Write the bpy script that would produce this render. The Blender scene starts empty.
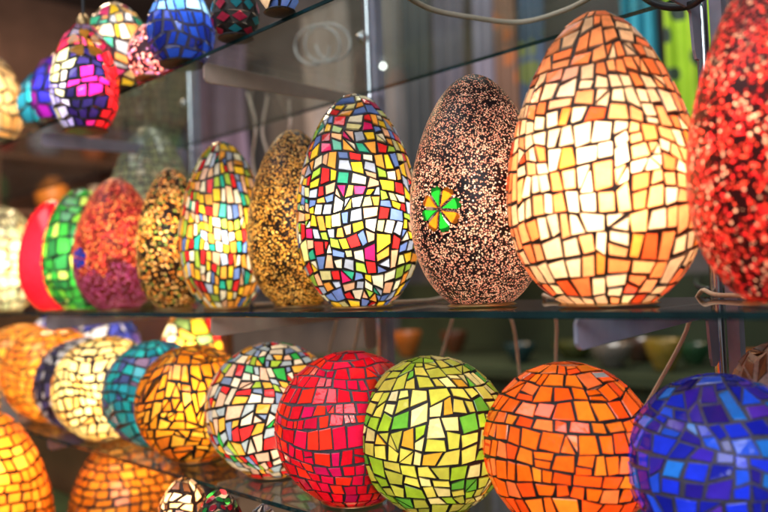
import bpy, math, random
from mathutils import Vector, Matrix

# ------------------------------------------------------------------ camera
scene = bpy.context.scene
COL = scene.collection
FPX = 740.0                                   # focal length in pixels of a 768 px wide frame
YAW, PITCH, ROLL = math.radians(45.9), math.radians(2.24), math.radians(2.2)
f0 = Vector((-math.cos(YAW), math.sin(YAW), 0)); r0 = Vector((math.sin(YAW), math.cos(YAW), 0)); u0 = Vector((0, 0, 1))
FWD = f0*math.cos(PITCH) + u0*math.sin(PITCH)
u1 = u0*math.cos(PITCH) - f0*math.sin(PITCH)
RGT = r0*math.cos(ROLL) - u1*math.sin(ROLL)
UPV = u1*math.cos(ROLL) + r0*math.sin(ROLL)
cam_d = bpy.data.cameras.new('camera'); cam = bpy.data.objects.new('camera', cam_d); COL.objects.link(cam)
cam.matrix_world = Matrix((RGT, UPV, -FWD)).transposed().to_4x4()
cam_d.sensor_width = 36; cam_d.lens = 36*FPX/768; cam_d.clip_start = .02; cam_d.clip_end = 200
cam_d.dof.use_dof = True; cam_d.dof.focus_distance = .95; cam_d.dof.aperture_fstop = 2.2
scene.camera = cam

# ------------------------------------------------------------------ world, lights, exposure
w = bpy.data.worlds.new("World"); scene.world = w; w.use_nodes = True
w.node_tree.nodes['Background'].inputs[0].default_value = (.62, .62, .68, 1)
w.node_tree.nodes['Background'].inputs[1].default_value = .27
scene.view_settings.view_transform = 'Standard'; scene.view_settings.look = 'None'
scene.view_settings.exposure = 0.0
scene.cycles.use_denoising = True
scene.cycles.max_bounces = 8; scene.cycles.transparent_max_bounces = 24
scene.cycles.sample_clamp_indirect = 4; scene.cycles.caustics_reflective = False; scene.cycles.caustics_refractive = False

def area(name, loc, target, size, sy, watts, color):
    d = bpy.data.lights.new(name, 'AREA'); d.shape = 'RECTANGLE'; d.size = size; d.size_y = sy; d.energy = watts; d.color = color
    o = bpy.data.objects.new(name, d); COL.objects.link(o); o.location = loc
    o.rotation_euler = (Vector(target) - Vector(loc)).to_track_quat('-Z', 'Y').to_euler()
    return o
area('street_daylight', (1.6, -2.4, 1.7), (-.7, .8, 0), 2.4, 1.6, 75, (.86, .93, 1))
area('awning_daylight', (-1.6, -1.0, 2.6), (-1.2, .9, 0), 2.6, 1.2, 40, (.9, .93, 1))
area('shop_lamp', (.55, -.55, .55), (-.5, .75, -.1), .12, .12, 2.6, (1, .9, .78))
area('back_wall_fill', (-1.4, 1.5, 2.3), (-1.9, 3.4, .7), 1.8, .5, 70, (1, .93, .85))  # unseen fill light added to brighten the back wall and cloths
area('far_left_fill', (-3.6, 1.3, 2.2), (-4.2, 1.2, 0), 1.2, .8, 120, (1, .66, .40))  # unseen warm fill added to brighten the far left background

POWER = .46                                   # every bulb's dimmer

# ------------------------------------------------------------------ helpers
def ray(px, py): return RGT*((px-384)/FPX) - UPV*((py-256)/FPX) + FWD
def on_y(px, py, y): r = ray(px, py); return r*(y/r.y)
def on_z(px, py, z): r = ray(px, py); return r*(z/r.z)
def depth(p): return p.dot(FWD)

def tag(o, label=None, cat=None, group=None, kind=None):
    if label: o['label'] = label
    if cat: o['category'] = cat
    if group: o['group'] = group
    if kind: o['kind'] = kind
    return o
def empty(name, loc, rz=0.0):
    o = bpy.data.objects.new(name, None); COL.objects.link(o); o.location = loc; o.rotation_euler = (0, 0, rz); o.empty_display_size = .02
    return o

class MB:
    def __init__(s): s.v = []; s.f = []; s.m = []; s.c = []; s.sm = []
    def add(s, verts, faces, mi=0, col=(1, 1, 1), smooth=False):
        b = len(s.v); s.v += [tuple(p) for p in verts]
        for f in faces:
            s.f.append([b+i for i in f]); s.m.append(mi); s.c.append(col); s.sm.append(smooth)
    def box(s, a, b, mi=0, col=(1, 1, 1)):
        x0, y0, z0 = a; x1, y1, z1 = b
        s.add([(x0,y0,z0),(x1,y0,z0),(x1,y1,z0),(x0,y1,z0),(x0,y0,z1),(x1,y0,z1),(x1,y1,z1),(x0,y1,z1)],
              [(3,2,1,0),(4,5,6,7),(0,1,5,4),(1,2,6,5),(2,3,7,6),(3,0,4,7)], mi, col)
    def rev(s, prof, n=48, mi=0, col=(1, 1, 1), smooth=True, org=(0, 0, 0)):
        vs = []; fs = []
        for (r, z) in prof:
            for k in range(n):
                a = 2*math.pi*k/n; vs.append((org[0]+r*math.cos(a), org[1]+r*math.sin(a), org[2]+z))
        for i in range(len(prof)-1):
            for k in range(n):
                k2 = (k+1) % n; fs.append((i*n+k, i*n+k2, (i+1)*n+k2, (i+1)*n+k))
        s.add(vs, fs, mi, col, smooth)
    def tube(s, pts, rad, n=8, mi=0, col=(1, 1, 1), cap=True):
        pts = [Vector(p) for p in pts]; vs = []; fs = []; up = None
        for i, p in enumerate(pts):
            t = (pts[min(i+1, len(pts)-1)] - pts[max(i-1, 0)]).normalized()
            if up is None: up = t.orthogonal().normalized()
            up = (up - t*up.dot(t)).normalized(); sd = t.cross(up)
            r = rad(i/(len(pts)-1)) if callable(rad) else rad
            for k in range(n):
                a = 2*math.pi*k/n; vs.append(p + up*(r*math.cos(a)) + sd*(r*math.sin(a)))
        for i in range(len(pts)-1):
            for k in range(n):
                k2 = (k+1) % n; fs.append((i*n+k, i*n+k2, (i+1)*n+k2, (i+1)*n+k))
        s.add(vs, fs, mi, col, True)
        if cap:
            L = (len(pts)-1)*n
            s.add(vs[:n], [tuple(range(n))[::-1]], mi, col); s.add(vs[L:], [tuple(range(n))], mi, col)
    def prism(s, poly, thick, axis='x', mi=0, at=0.0):
        n = len(poly)
        def P(a, b, t): return (at+t, a, b) if axis == 'x' else ((a, at+t, b) if axis == 'y' else (a, b, at+t))
        vs = [P(a, b, -thick/2) for a, b in poly] + [P(a, b, thick/2) for a, b in poly]
        s.add(vs, [tuple(range(n))[::-1], tuple(range(n, 2*n))] + [(i, (i+1) % n, n+(i+1) % n, n+i) for i in range(n)], mi)
    def build(s, name, mats, parent=None, loc=None):
        me = bpy.data.meshes.new(name); me.from_pydata(s.v, [], s.f)
        me.polygons.foreach_set('material_index', s.m); me.polygons.foreach_set('use_smooth', s.sm)
        at = me.attributes.new('tile_color', 'FLOAT_COLOR', 'CORNER'); buf = []
        for f, c in zip(s.f, s.c): buf += [c[0], c[1], c[2], 1.0]*len(f)
        at.data.foreach_set('color', buf)
        for m in (mats if isinstance(mats, (list, tuple)) else [mats]): me.materials.append(m)
        me.update()
        o = bpy.data.objects.new(name, me); COL.objects.link(o)
        if parent: o.parent = parent
        if loc is not None: o.location = loc
        return o

def catmull(pts, n=8):
    pts = [Vector(p) for p in pts]; q = [pts[0]*2-pts[1]] + pts + [pts[-1]*2-pts[-2]]; out = []
    for i in range(1, len(q)-2):
        a, b, c, d = q[i-1], q[i], q[i+1], q[i+2]
        for k in range(n):
            t = k/n; out.append(.5*((2*b)+(c-a)*t+(2*a-5*b+4*c-d)*t*t+(3*b-a-3*c+d)*t**3))
    out.append(pts[-1]); return out

# ------------------------------------------------------------------ materials
class NT:
    def __init__(s, name):
        s.m = bpy.data.materials.new(name); s.m.use_nodes = True; s.t = s.m.node_tree; s.t.nodes.clear()
        s.out = s.n('ShaderNodeOutputMaterial')
    def n(s, typ, **kw):
        o = s.t.nodes.new(typ)
        for k, v in kw.items(): setattr(o, k, v)
        return o
    def l(s, a, b): s.t.links.new(a, b)
    def set(s, node, **kw):
        for k, v in kw.items():
            i = node.inputs[k.replace('_', ' ')]
            if hasattr(v, 'is_output') or isinstance(v, bpy.types.NodeSocket): s.l(v, i)
            else: i.default_value = v
        return node
    def math(s, op, a, b=0.0):
        o = s.n('ShaderNodeMath', operation=op)
        for i, v in enumerate((a, b)):
            if isinstance(v, bpy.types.NodeSocket): s.l(v, o.inputs[i])
            else: o.inputs[i].default_value = v
        return o.outputs[0]
    def mixc(s, f, a, b, bt='MIX'):
        o = s.n('ShaderNodeMix', data_type='RGBA', blend_type=bt)
        for i, v in ((0, f), (6, a), (7, b)):
            if isinstance(v, bpy.types.NodeSocket): s.l(v, o.inputs[i])
            else: o.inputs[i].default_value = v
        return o.outputs[2]
    def mixs(s, f, a, b):
        o = s.n('ShaderNodeMixShader')
        if isinstance(f, bpy.types.NodeSocket): s.l(f, o.inputs[0])
        else: o.inputs[0].default_value = f
        s.l(a, o.inputs[1]); s.l(b, o.inputs[2]); return o.outputs[0]
    def ramp(s, fac, stops):
        o = s.n('ShaderNodeValToRGB'); e = o.color_ramp.elements
        while len(e) < len(stops): e.new(.5)
        for el, (p, c) in zip(e, stops): el.position = p; el.color = (*c, 1)
        s.l(fac, o.inputs[0]); return o.outputs[0]
    def obj(s): return s.n('ShaderNodeTexCoord').outputs['Object']
    def noise(s, co, scale, detail=2.0, rough=.5):
        o = s.n('ShaderNodeTexNoise'); s.l(co, o.inputs['Vector']); o.inputs['Scale'].default_value = scale
        o.inputs['Detail'].default_value = detail; o.inputs['Roughness'].default_value = rough; return o.outputs['Fac']
    def bump(s, h, strength, dist):
        o = s.n('ShaderNodeBump'); o.inputs['Strength'].default_value = strength; o.inputs['Distance'].default_value = dist
        s.l(h, o.inputs['Height']); return o.outputs[0]
    def done(s, sh): s.l(sh, s.out.inputs[0]); return s.m

def principled(name, col, rough=.5, metal=0.0, var=.25, scale=30, bump=0.0, coat=0.0, col2=None):
    t = NT(name); co = t.obj(); nz = t.noise(co, scale, 4, .6)
    c2 = col2 or tuple(min(1, c*(1-var)) for c in col)
    c = t.ramp(nz, [(.3, c2), (.7, col)])
    p = t.set(t.n('ShaderNodeBsdfPrincipled'), Base_Color=c, Roughness=t.math('ADD', rough-.06, t.math('MULTIPLY', nz, .12)), Metallic=metal, Coat_Weight=coat)
    if bump: t.l(t.bump(nz, bump, .002), p.inputs['Normal'])
    return t.done(p.outputs[0])

def tile_mat(name, trans=.6, edge=.55, rough=.12, gloss=1.0, noise_scale=70):
    """Stained glass tesserae: daylight reflects from the front, the bulb inside shines through from the back."""
    t = NT(name); at = t.n('ShaderNodeAttribute', attribute_name='tile_color'); co = t.obj()
    nz = t.noise(co, noise_scale, 3, .6)
    v = t.math('ADD', t.math('MULTIPLY', nz, .7), .62)
    cv = t.n('ShaderNodeVectorMath', operation='SCALE'); t.l(at.outputs['Color'], cv.inputs[0]); t.l(v, cv.inputs['Scale'])
    c = cv.outputs[0]
    lw = t.n('ShaderNodeLayerWeight'); lw.inputs['Blend'].default_value = .5
    cs = t.mixc(1.0, t.mixc(1.0, c, c, 'MULTIPLY'), c, 'MULTIPLY'); cd = t.mixc(t.math('MULTIPLY', lw.outputs['Facing'], edge), c, cs)     # longer path through coloured glass at grazing angles
    bp = t.bump(t.noise(co, 160, 2), .25, .0012)
    d = t.set(t.n('ShaderNodeBsdfDiffuse'), Color=c); tr = t.set(t.n('ShaderNodeBsdfTranslucent'), Color=cd)
    t.l(bp, d.inputs['Normal'])
    body = t.mixs(trans, d.outputs[0], tr.outputs[0])
    g = t.set(t.n('ShaderNodeBsdfGlossy'), Roughness=rough); g.inputs['Color'].default_value = (gloss, gloss, gloss, 1); t.l(bp, g.inputs['Normal'])
    fr = t.n('ShaderNodeFresnel'); fr.inputs['IOR'].default_value = 1.52; t.l(bp, fr.inputs['Normal'])
    return t.done(t.mixs(fr.outputs[0], body, g.outputs[0]))

def grout_mat(name, col):
    t = NT(name); co = t.obj(); nz = t.noise(co, 220, 4, .7)
    c = t.ramp(nz, [(.3, tuple(x*.55 for x in col)), (.75, tuple(min(1, x*1.3) for x in col))])
    p = t.set(t.n('ShaderNodeBsdfPrincipled'), Base_Color=c, Roughness=.55)
    t.l(t.bump(nz, .5, .0008), p.inputs['Normal']); return t.done(p.outputs[0])

def bead_mat(name, dark, cols, scale, fill=.55, trans=.75, size=.42, patch=None):
    """Crushed glass beads glued on a dark shell; every bead lets the bulb's light through."""
    t = NT(name); co = t.obj()
    vo = t.n('ShaderNodeTexVoronoi'); t.l(co, vo.inputs['Vector']); vo.inputs['Scale'].default_value = scale
    sp = t.n('ShaderNodeSeparateColor'); t.l(vo.outputs['Color'], sp.inputs[0])
    clump = t.noise(co, 26, 3, .6)
    thr = t.math('ADD', t.math('MULTIPLY', t.math('SUBTRACT', clump, .5), 1.5), fill)
    on = t.math('MULTIPLY', t.math('LESS_THAN', sp.outputs[0], thr), t.math('LESS_THAN', vo.outputs['Distance'], size))
    n = len(cols); bc = t.ramp(sp.outputs[1], [(i/n, c) for i, c in enumerate(cols)])
    t.t.nodes[-1].color_ramp.interpolation = 'CONSTANT'
    if patch:
        pc, c1 = patch; sx = t.n('ShaderNodeSeparateXYZ'); t.l(co, sx.inputs[0])
        f = t.math('LESS_THAN', t.math('ADD', sx.outputs[2], t.math('MULTIPLY', clump, .16)), pc)
        bc = t.mixc(f, bc, t.mixc(.75, bc, (*c1, 1)))
    bri = t.math('ADD', t.math('MULTIPLY', sp.outputs[2], .75), .35)
    cv = t.n('ShaderNodeVectorMath', operation='SCALE'); t.l(bc, cv.inputs[0]); t.l(bri, cv.inputs['Scale'])
    h = t.math('MULTIPLY', on, t.math('SUBTRACT', .5, vo.outputs['Distance'])); bp = t.bump(h, 1.0, .005)
    d = t.set(t.n('ShaderNodeBsdfDiffuse'), Color=cv.outputs[0]); tr = t.set(t.n('ShaderNodeBsdfTranslucent'), Color=cv.outputs[0])
    bead = t.mixs(trans, d.outputs[0], tr.outputs[0])
    dk = t.set(t.n('ShaderNodeBsdfDiffuse'), Color=(*dark, 1))
    body = t.mixs(on, dk.outputs[0], bead)
    g = t.set(t.n('ShaderNodeBsdfGlossy'), Roughness=.36); t.l(bp, g.inputs['Normal'])
    fr = t.n('ShaderNodeFresnel'); fr.inputs['IOR'].default_value = 1.5; t.l(bp, fr.inputs['Normal'])
    return t.done(t.mixs(t.math('MULTIPLY', fr.outputs[0], .5), body, g.outputs[0]))

def sheet_glass():
    t = NT('sheet_glass'); tr = t.n('ShaderNodeBsdfTransparent'); tr.inputs[0].default_value = (.90, .955, .94, 1)
    g = t.set(t.n('ShaderNodeBsdfGlossy'), Roughness=.025)
    co = t.obj(); dust = t.ramp(t.noise(co, 9, 6, .7), [(.45, (.015,)*3), (.8, (.07,)*3)])
    d = t.n('ShaderNodeBsdfDiffuse'); d.inputs[0].default_value = (.55, .52, .48, 1)
    bk = t.n('ShaderNodeNewGeometry').outputs['Backfacing']      # the ray leaves the pane unbent, so both faces reflect alike
    fr = t.n('ShaderNodeFresnel'); t.l(t.math('SUBTRACT', 1.5, t.math('MULTIPLY', bk, 1.5-1/1.5)), fr.inputs['IOR'])
    return t.done(t.mixs(fr.outputs[0], t.mixs(dust, tr.outputs[0], d.outputs[0]), g.outputs[0]))
def edge_glass():
    t = NT('glass_edge'); tr = t.n('ShaderNodeBsdfTransparent'); tr.inputs[0].default_value = (.05, .2, .19, 1)
    co = t.obj(); nz = t.noise(co, 25, 3)
    p = t.set(t.n('ShaderNodeBsdfPrincipled'), Base_Color=t.ramp(nz, [(.3, (.003, .016, .018)), (.75, (.010, .045, .046))]), Roughness=.12)
    return t.done(t.mixs(.88, tr.outputs[0], p.outputs[0]))

GLASS, EDGE = sheet_glass(), edge_glass()
T_LIT = tile_mat('lit_glass_tiles', .72, .75)
T_MID = tile_mat('glass_tiles', .55, .5)
T_PETAL = tile_mat('petal_glass', .5, .4, .12, 1.0, 140)
T_DIM = tile_mat('opaque_glass_tiles', .4, .4, .1)
def enamel():
    t = NT('enamel'); at = t.n('ShaderNodeAttribute', attribute_name='tile_color')
    p = t.set(t.n('ShaderNodeBsdfPrincipled'), Base_Color=at.outputs['Color'], Roughness=.25); return t.done(p.outputs[0])
ENAMEL = enamel()
G_DARK = grout_mat('dark_grout', (.022, .015, .012)); G_GREY = grout_mat('grey_grout', (.11, .09, .10)); G_BROWN = grout_mat('brown_grout', (.05, .022, .01))
G_BLUE = grout_mat('slate_grout', (.10, .09, .14))
CHROME = principled('chrome', (.72, .72, .74), .14, 1.0, .1, 20)
STEEL = principled('lavender_painted_steel', (.42, .40, .50), .42, .1, .3, 12, .1)
IVORY = principled('ivory_painted_steel', (.60, .47, .38), .45, .0, .3, 12, .1)
CORD = principled('beige_cord', (.84, .66, .52), .5, 0, .2, 40)
BLACK = principled('black_rubber', (.02, .018, .02), .4, 0, .3, 40)
WOOD = principled('dark_wood_foot', (.12, .06, .03), .45, 0, .5, 60)
BRASS = principled('brass_foot', (.55, .36, .16), .35, .9, .3, 40)

# ------------------------------------------------------------------ lamp shapes
def egg_profile(R, H, k=.31, u0=-.93, n=56):
    raw = []
    for i in range(n+1):
        ph = math.acos(max(-1, min(1, -u0)))  # start angle so the pole end is well sampled
        a = math.pi - (math.pi - 0) * 0
        u = -math.cos(math.acos(-u0) + (math.pi - math.acos(-u0))*i/n)
        raw.append((math.sqrt(max(0, 1-u*u))*(1-k*u), u))
    mx = max(r for r, _ in raw)
    return [(R*r/mx, H*(u-u0)/(1-u0)) for r, u in raw]
def globe_profile(R, n=56, u0=-.93, sq=1.0):
    a0 = math.acos(-u0)
    return [(R*math.sin(a0+(math.pi-a0)*i/n), R*sq*(-math.cos(a0+(math.pi-a0)*i/n)-u0)) for i in range(n+1)]

class Surf:
    def __init__(s, prof):
        s.p = prof; s.s = [0.0]
        for (a, b), (c, d) in zip(prof, prof[1:]): s.s.append(s.s[-1]+math.hypot(c-a, d-b))
        s.L = s.s[-1]
    def at(s, q):
        q = max(0, min(s.L-1e-6, q)); lo, hi = 0, len(s.s)-1
        while hi-lo > 1:
            m = (lo+hi)//2
            if s.s[m] <= q: lo = m
            else: hi = m
        t = (q-s.s[lo])/max(1e-9, s.s[hi]-s.s[lo]); a, b = s.p[lo], s.p[hi]
        dr, dz = b[0]-a[0], b[1]-a[1]; l = math.hypot(dr, dz) or 1
        return a[0]+dr*t, a[1]+dz*t, dz/l, -dr/l      # radius, height, normal (radial, up)
    warp = None
    def pt(s, th, q, off=0.0):
        if s.warp: th, q = s.warp(th, q)
        r, z, nr, nz = s.at(q); r += nr*off; z += nz*off
        return (r*math.cos(th), r*math.sin(th), z)

def inset_poly(P, gaps):
    n = len(P); A = sum(P[i][0]*P[(i+1) % n][1]-P[(i+1) % n][0]*P[i][1] for i in range(n))
    sg = 1 if A > 0 else -1; L = []
    for i in range(n):
        (x0, y0), (x1, y1) = P[i], P[(i+1) % n]; dx, dy = x1-x0, y1-y0; l = math.hypot(dx, dy)
        if l < 1e-6: return None
        nx, ny = -dy/l*sg, dx/l*sg; L.append((x0+nx*gaps[i], y0+ny*gaps[i], dx, dy))
    out = []
    for i in range(n):
        ax, ay, adx, ady = L[i-1]; bx, by, bdx, bdy = L[i]; den = adx*bdy-ady*bdx
        if abs(den) < 1e-10: return None
        t = ((bx-ax)*bdy-(by-ay)*bdx)/den; out.append((ax+adx*t, ay+ady*t))
    B = sum(out[i][0]*out[(i+1) % n][1]-out[(i+1) % n][0]*out[i][1] for i in range(n))
    for i in range(n):   # an edge that flipped means the tile vanished
        dx, dy = out[(i+1) % n][0]-out[i][0], out[(i+1) % n][1]-out[i][1]
        if dx*L[i][2]+dy*L[i][3] <= 0: return None
    return out if B*sg > 1e-7 else None

def emit_cell(mb, sf, rng, cell, rref, gap, color, lift, mi_tile=0, mi_grout=1, ragged=.22, twist=.06):
    """cell: polygon of (theta, s); a grout ring on the surface and a raised, bevelled glass tile in it."""
    P = [(th*rref, q) for th, q in cell]
    I = inset_poly(P, [gap*.5*rng.uniform(.55, 1.6) for _ in P])
    n = len(P)
    if I is None:
        mb.add([sf.pt(a/rref, b, -.0002) for a, b in P], [tuple(range(n))], mi_grout); return
    cx = sum(a for a, _ in I)/n; cy = sum(b for _, b in I)/n
    I = [(cx+(a-cx)*(1-rng.random()**2*ragged), cy+(b-cy)*(1-rng.random()**2*ragged)) for a, b in I]
    ra = rng.gauss(0, 1)*twist; ca, sa = math.cos(ra), math.sin(ra); I = [(cx+(a-cx)*ca-(b-cy)*sa, cy+(a-cx)*sa+(b-cy)*ca) for a, b in I]
    kv = rng.uniform(.72, 1.15); color = tuple(min(1, c*kv) for c in color)
    ox = sum(a for a, _ in P)/n; oy = sum(b for _, b in P)/n
    O = [(ox+(a-ox)*1.03, oy+(b-oy)*1.03) for a, b in P]
    S = lambda pts, off: [sf.pt(a/rref, b, off) for a, b in pts]
    T = [(cx+(a-cx)*.93, cy+(b-cy)*.93) for a, b in I]
    lf = lift*rng.uniform(.7, 1.25); tx, ty = rng.uniform(-.02, .02), rng.uniform(-.02, .02)
    top = [sf.pt(a/rref, b, lf + (a-cx)*tx + (b-cy)*ty) for a, b in T]
    V = S(O, -.0002) + S(I, 0) + S(I, lf*.6) + top
    fs = [(i, (i+1) % n, n+(i+1) % n, n+i) for i in range(n)]
    mb.add(V, fs, mi_grout)
    b = len(mb.v)-len(V)
    def fadd(f): mb.f.append([b+i for i in f]); mb.m.append(mi_tile); mb.c.append(color); mb.sm.append(False)
    for k in (1, 2):
        for i in range(n): fadd((k*n+i, k*n+(i+1) % n, (k+1)*n+(i+1) % n, (k+1)*n+i))
    fadd(tuple(range(3*n, 4*n)))

def mosaic(prof, rng, tw, th, gap, pal, lift=.0013, split=.12, slant=.22, wob=.25, chop=.0, ragged=.2, style='quad', warp=.42):
    mb = MB(); sf = Surf(prof); s = .0; rows = [0.0]
    while s < sf.L - th*.5:
        s += th*rng.uniform(.75, 1.3); rows.append(s)
    sc = sf.L/rows[-1]; rows = [r*sc for r in rows]
    waves = [[(rng.choice((1, 2, 3, 5, 7)), rng.uniform(0, 6.28), rng.uniform(.3, 1)) for _ in range(4)] for _ in rows]
    def bnd(i, t):
        if i == 0: return 0.0
        if i == len(rows)-1: return sf.L-.0005
        return rows[i] + wob*th*sum(a*math.sin(k*t+p) for k, p, a in waves[i])*.45
    AW = warp*th; ws = [(rng.choice((1, 2, 3, 4)), rng.uniform(.25, .9)/th, rng.uniform(0, 6.28), rng.uniform(.4, 1)) for _ in range(5)]
    wt = [(rng.choice((1, 2, 3, 4)), rng.uniform(.25, .9)/th, rng.uniform(0, 6.28), rng.uniform(.4, 1)) for _ in range(5)]
    def wf(t, q):
        e = min(1, q/(2*th), (sf.L-q)/(2.5*th)); e = max(0, e)
        rr = max(.02, sf.at(q)[0])
        return (t + e*AW/rr*sum(a*math.sin(k*t+l*q+p) for k, l, p, a in wt)*.6, q + e*AW*sum(a*math.sin(k*t+l*q+p) for k, l, p, a in ws)*.6)
    if warp: sf.warp = wf
    hist = []
    def spread(thv, z):                                    # neighbouring pieces seldom share a colour
        for _ in range(5):
            c = rng.choice(pal); bad = False
            for (t2, z2, c2) in hist[-90:]:
                if c2 == c and abs(z2-z) < 1.7*th and abs((t2-thv+math.pi) % (2*math.pi)-math.pi)*max(.02, R_) < 1.5*tw: bad = True; break
            if not bad: break
        hist.append((thv, z, c)); return c
    R_ = max(r for r, _ in prof)
    pick = pal if callable(pal) else (spread if len(set(pal)) > 6 else (lambda thv, z: rng.choice(pal)))
    if style == 'crazy':                                   # no courses: wide bands cut again and again, each cut askew
        nb = max(3, round(sf.L/(4.6*th))); eb = [0.0]
        for i in range(1, nb): eb.append(sf.L*(i+rng.uniform(-.18, .18))/nb)
        eb.append(sf.L-.0005)
        def cut(c, rm):
            w = (math.hypot((c[1][0]-c[0][0])*rm, c[1][1]-c[0][1])+math.hypot((c[2][0]-c[3][0])*rm, c[2][1]-c[3][1]))/2
            h = (math.hypot((c[3][0]-c[0][0])*rm, c[3][1]-c[0][1])+math.hypot((c[2][0]-c[1][0])*rm, c[2][1]-c[1][1]))/2
            nx, ny = w/(tw*rng.uniform(.85, 1.2)), h/(th*rng.uniform(.85, 1.2))
            if max(nx, ny) < 1.42:
                cx_, cy_ = sum(p[0] for p in c)/4, sum(p[1] for p in c)/4; u = rng.random()
                if u < split*.6 and min(w, h) > .5*tw:
                    for tr in ([c[0], c[1], c[2]], [c[0], c[2], c[3]]) if rng.random() < .5 else ([c[0], c[1], c[3]], [c[1], c[2], c[3]]):
                        emit_cell(mb, sf, rng, tr, rm, gap, pick(cx_ % (2*math.pi), sf.at(cy_)[1]), lift, ragged=ragged, twist=.03)
                else: emit_cell(mb, sf, rng, c, rm, gap, pick(cx_ % (2*math.pi), sf.at(cy_)[1]), lift, ragged=ragged)
                return
            n = max(2, round(max(nx, ny))); f = (n//2 + (rng.random() < .5)*(n % 2))/n; j = slant*.5/n
            a, b = f+rng.uniform(-j, j)*1.2, f+rng.uniform(-j, j)*1.2
            L = lambda p, q, t: (p[0]+(q[0]-p[0])*t, p[1]+(q[1]-p[1])*t)
            if nx > ny:
                p, q = L(c[0], c[1], a), L(c[3], c[2], b); kids = ([c[0], p, q, c[3]], [p, c[1], c[2], q])
            else:
                p, q = L(c[0], c[3], a), L(c[1], c[2], b); kids = ([c[0], c[1], q, p], [p, q, c[2], c[3]])
            for k_ in kids: cut(k_, max(.004, sf.at(sum(v[1] for v in k_)/4)[0]))
        for i in range(nb):
            rm = max(.004, sf.at((eb[i]+eb[i+1])/2)[0]); n = max(4, round(2*math.pi*rm/(3.6*tw))); of = rng.uniform(0, 6.28)
            xs = [of+2*math.pi*(j+rng.uniform(-.2, .2))/n for j in range(n)]; xs.append(xs[0]+2*math.pi)
            ys = [rng.uniform(-.25, .25)*th for _ in range(n)]; ys.append(ys[0])
            for j in range(n): cut([(xs[j], eb[i]), (xs[j+1], eb[i]), (xs[j+1], eb[i+1]), (xs[j], eb[i+1])], rm)
        return mb
    for i in range(len(rows)-1):
        rm = max(.003, sf.at((rows[i]+rows[i+1])/2)[0]); ww = tw*rng.uniform(.85, 1.15)
        n = max(4, round(2*math.pi*rm/ww)); off = rng.uniform(0, 6.28)
        x = []; a = 0
        for j in range(n): x.append(a); a += rng.uniform(.7, 1.35)
        x = [off+q/a*2*math.pi for q in x]
        d = 2*math.pi/n
        bt = [q+rng.uniform(-slant, slant)*d for q in x]; tp = [q+rng.uniform(-slant, slant)*d for q in x]
        bt.append(bt[0]+2*math.pi); tp.append(tp[0]+2*math.pi)
        for j in range(n):
            a0, a1, c0, c1 = bt[j], bt[j+1], tp[j], tp[j+1]
            mid = (a0+a1)/2; q = (rows[i]+rows[i+1])/2
            col = lambda: pick(mid % (2*math.pi), sf.at(q)[1])
            ell = [(a0, bnd(i, a0)), (a1, bnd(i, a1)), (c1, bnd(i+1, c1)), (c0, bnd(i+1, c0))]
            if style == 'diamond':
                m = (bnd(i, mid)+bnd(i+1, mid))/2; cell = ell; c = col()
                dia = [(mid, bnd(i, mid)+.002), (mid+d*.42, m), (mid, bnd(i+1, mid)-.002), (mid-d*.42, m)]
                mb.add([sf.pt(t_, q_, 0) for t_, q_ in ell], [(0, 1, 2, 3)], 1)
                mb.add([sf.pt(t_, q_, .001) for t_, q_ in dia], [(0, 1, 2, 3)], 0, c); continue
            if style == 'dots':
                m = (bnd(i, mid)+bnd(i+1, mid))/2; hh = (rows[i+1]-rows[i])*.36
                mb.add([sf.pt(t_, q_, 0) for t_, q_ in ell], [(0, 1, 2, 3)], 1)
                mb.add([sf.pt(mid+math.cos(e*.785)*d*.36, m+math.sin(e*.785)*hh, .0012) for e in range(8)], [tuple(range(8))], 0, col()); continue
            u = rng.random()
            if u < split*.5 and rm > tw:                       # cut along a diagonal
                k = rng.random() < .5
                tri = [[ell[0], ell[1], ell[2]], [ell[0], ell[2], ell[3]]] if k else [[ell[0], ell[1], ell[3]], [ell[1], ell[2], ell[3]]]
                for c in tri: emit_cell(mb, sf, rng, c, rm, gap, col(), lift, ragged=ragged)
            elif u < split and (rows[i+1]-rows[i]) < d*rm*1.05:     # cut upright
                f, g = rng.uniform(.38, .62), rng.uniform(.38, .62)
                l = (a0+(a1-a0)*f, ell[0][1]+(ell[1][1]-ell[0][1])*f); r = (c0+(c1-c0)*g, ell[3][1]+(ell[2][1]-ell[3][1])*g)
                for c in ([ell[0], l, r, ell[3]], [l, ell[1], ell[2], r]): emit_cell(mb, sf, rng, c, rm, gap, col(), lift, ragged=ragged)
            elif u < split:                                    # cut across
                f, g = rng.uniform(.35, .65), rng.uniform(.35, .65)
                l = (a0+(c0-a0)*f, ell[0][1]+(ell[3][1]-ell[0][1])*f); r = (a1+(c1-a1)*g, ell[1][1]+(ell[2][1]-ell[1][1])*g)
                for c in ([ell[0], ell[1], r, l], [l, r, ell[2], ell[3]]): emit_cell(mb, sf, rng, c, rm, gap, col(), lift, ragged=ragged)
            elif u < split+chop:                               # knock a corner off: five-sided piece
                k = rng.randrange(4); p, q0, q1 = ell[k], ell[k-1], ell[(k+1) % 4]; e = rng.uniform(.3, .5)
                A = (p[0]+(q0[0]-p[0])*e, p[1]+(q0[1]-p[1])*e); B = (p[0]+(q1[0]-p[0])*e, p[1]+(q1[1]-p[1])*e)
                emit_cell(mb, sf, rng, ell[:k]+[A, B]+ell[k+1:], rm, gap, col(), lift, ragged=ragged)
                emit_cell(mb, sf, rng, [A, p, B], rm, gap, col(), lift, ragged=ragged)
            else: emit_cell(mb, sf, rng, ell, rm, gap, col(), lift, ragged=ragged)
    return mb

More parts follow.
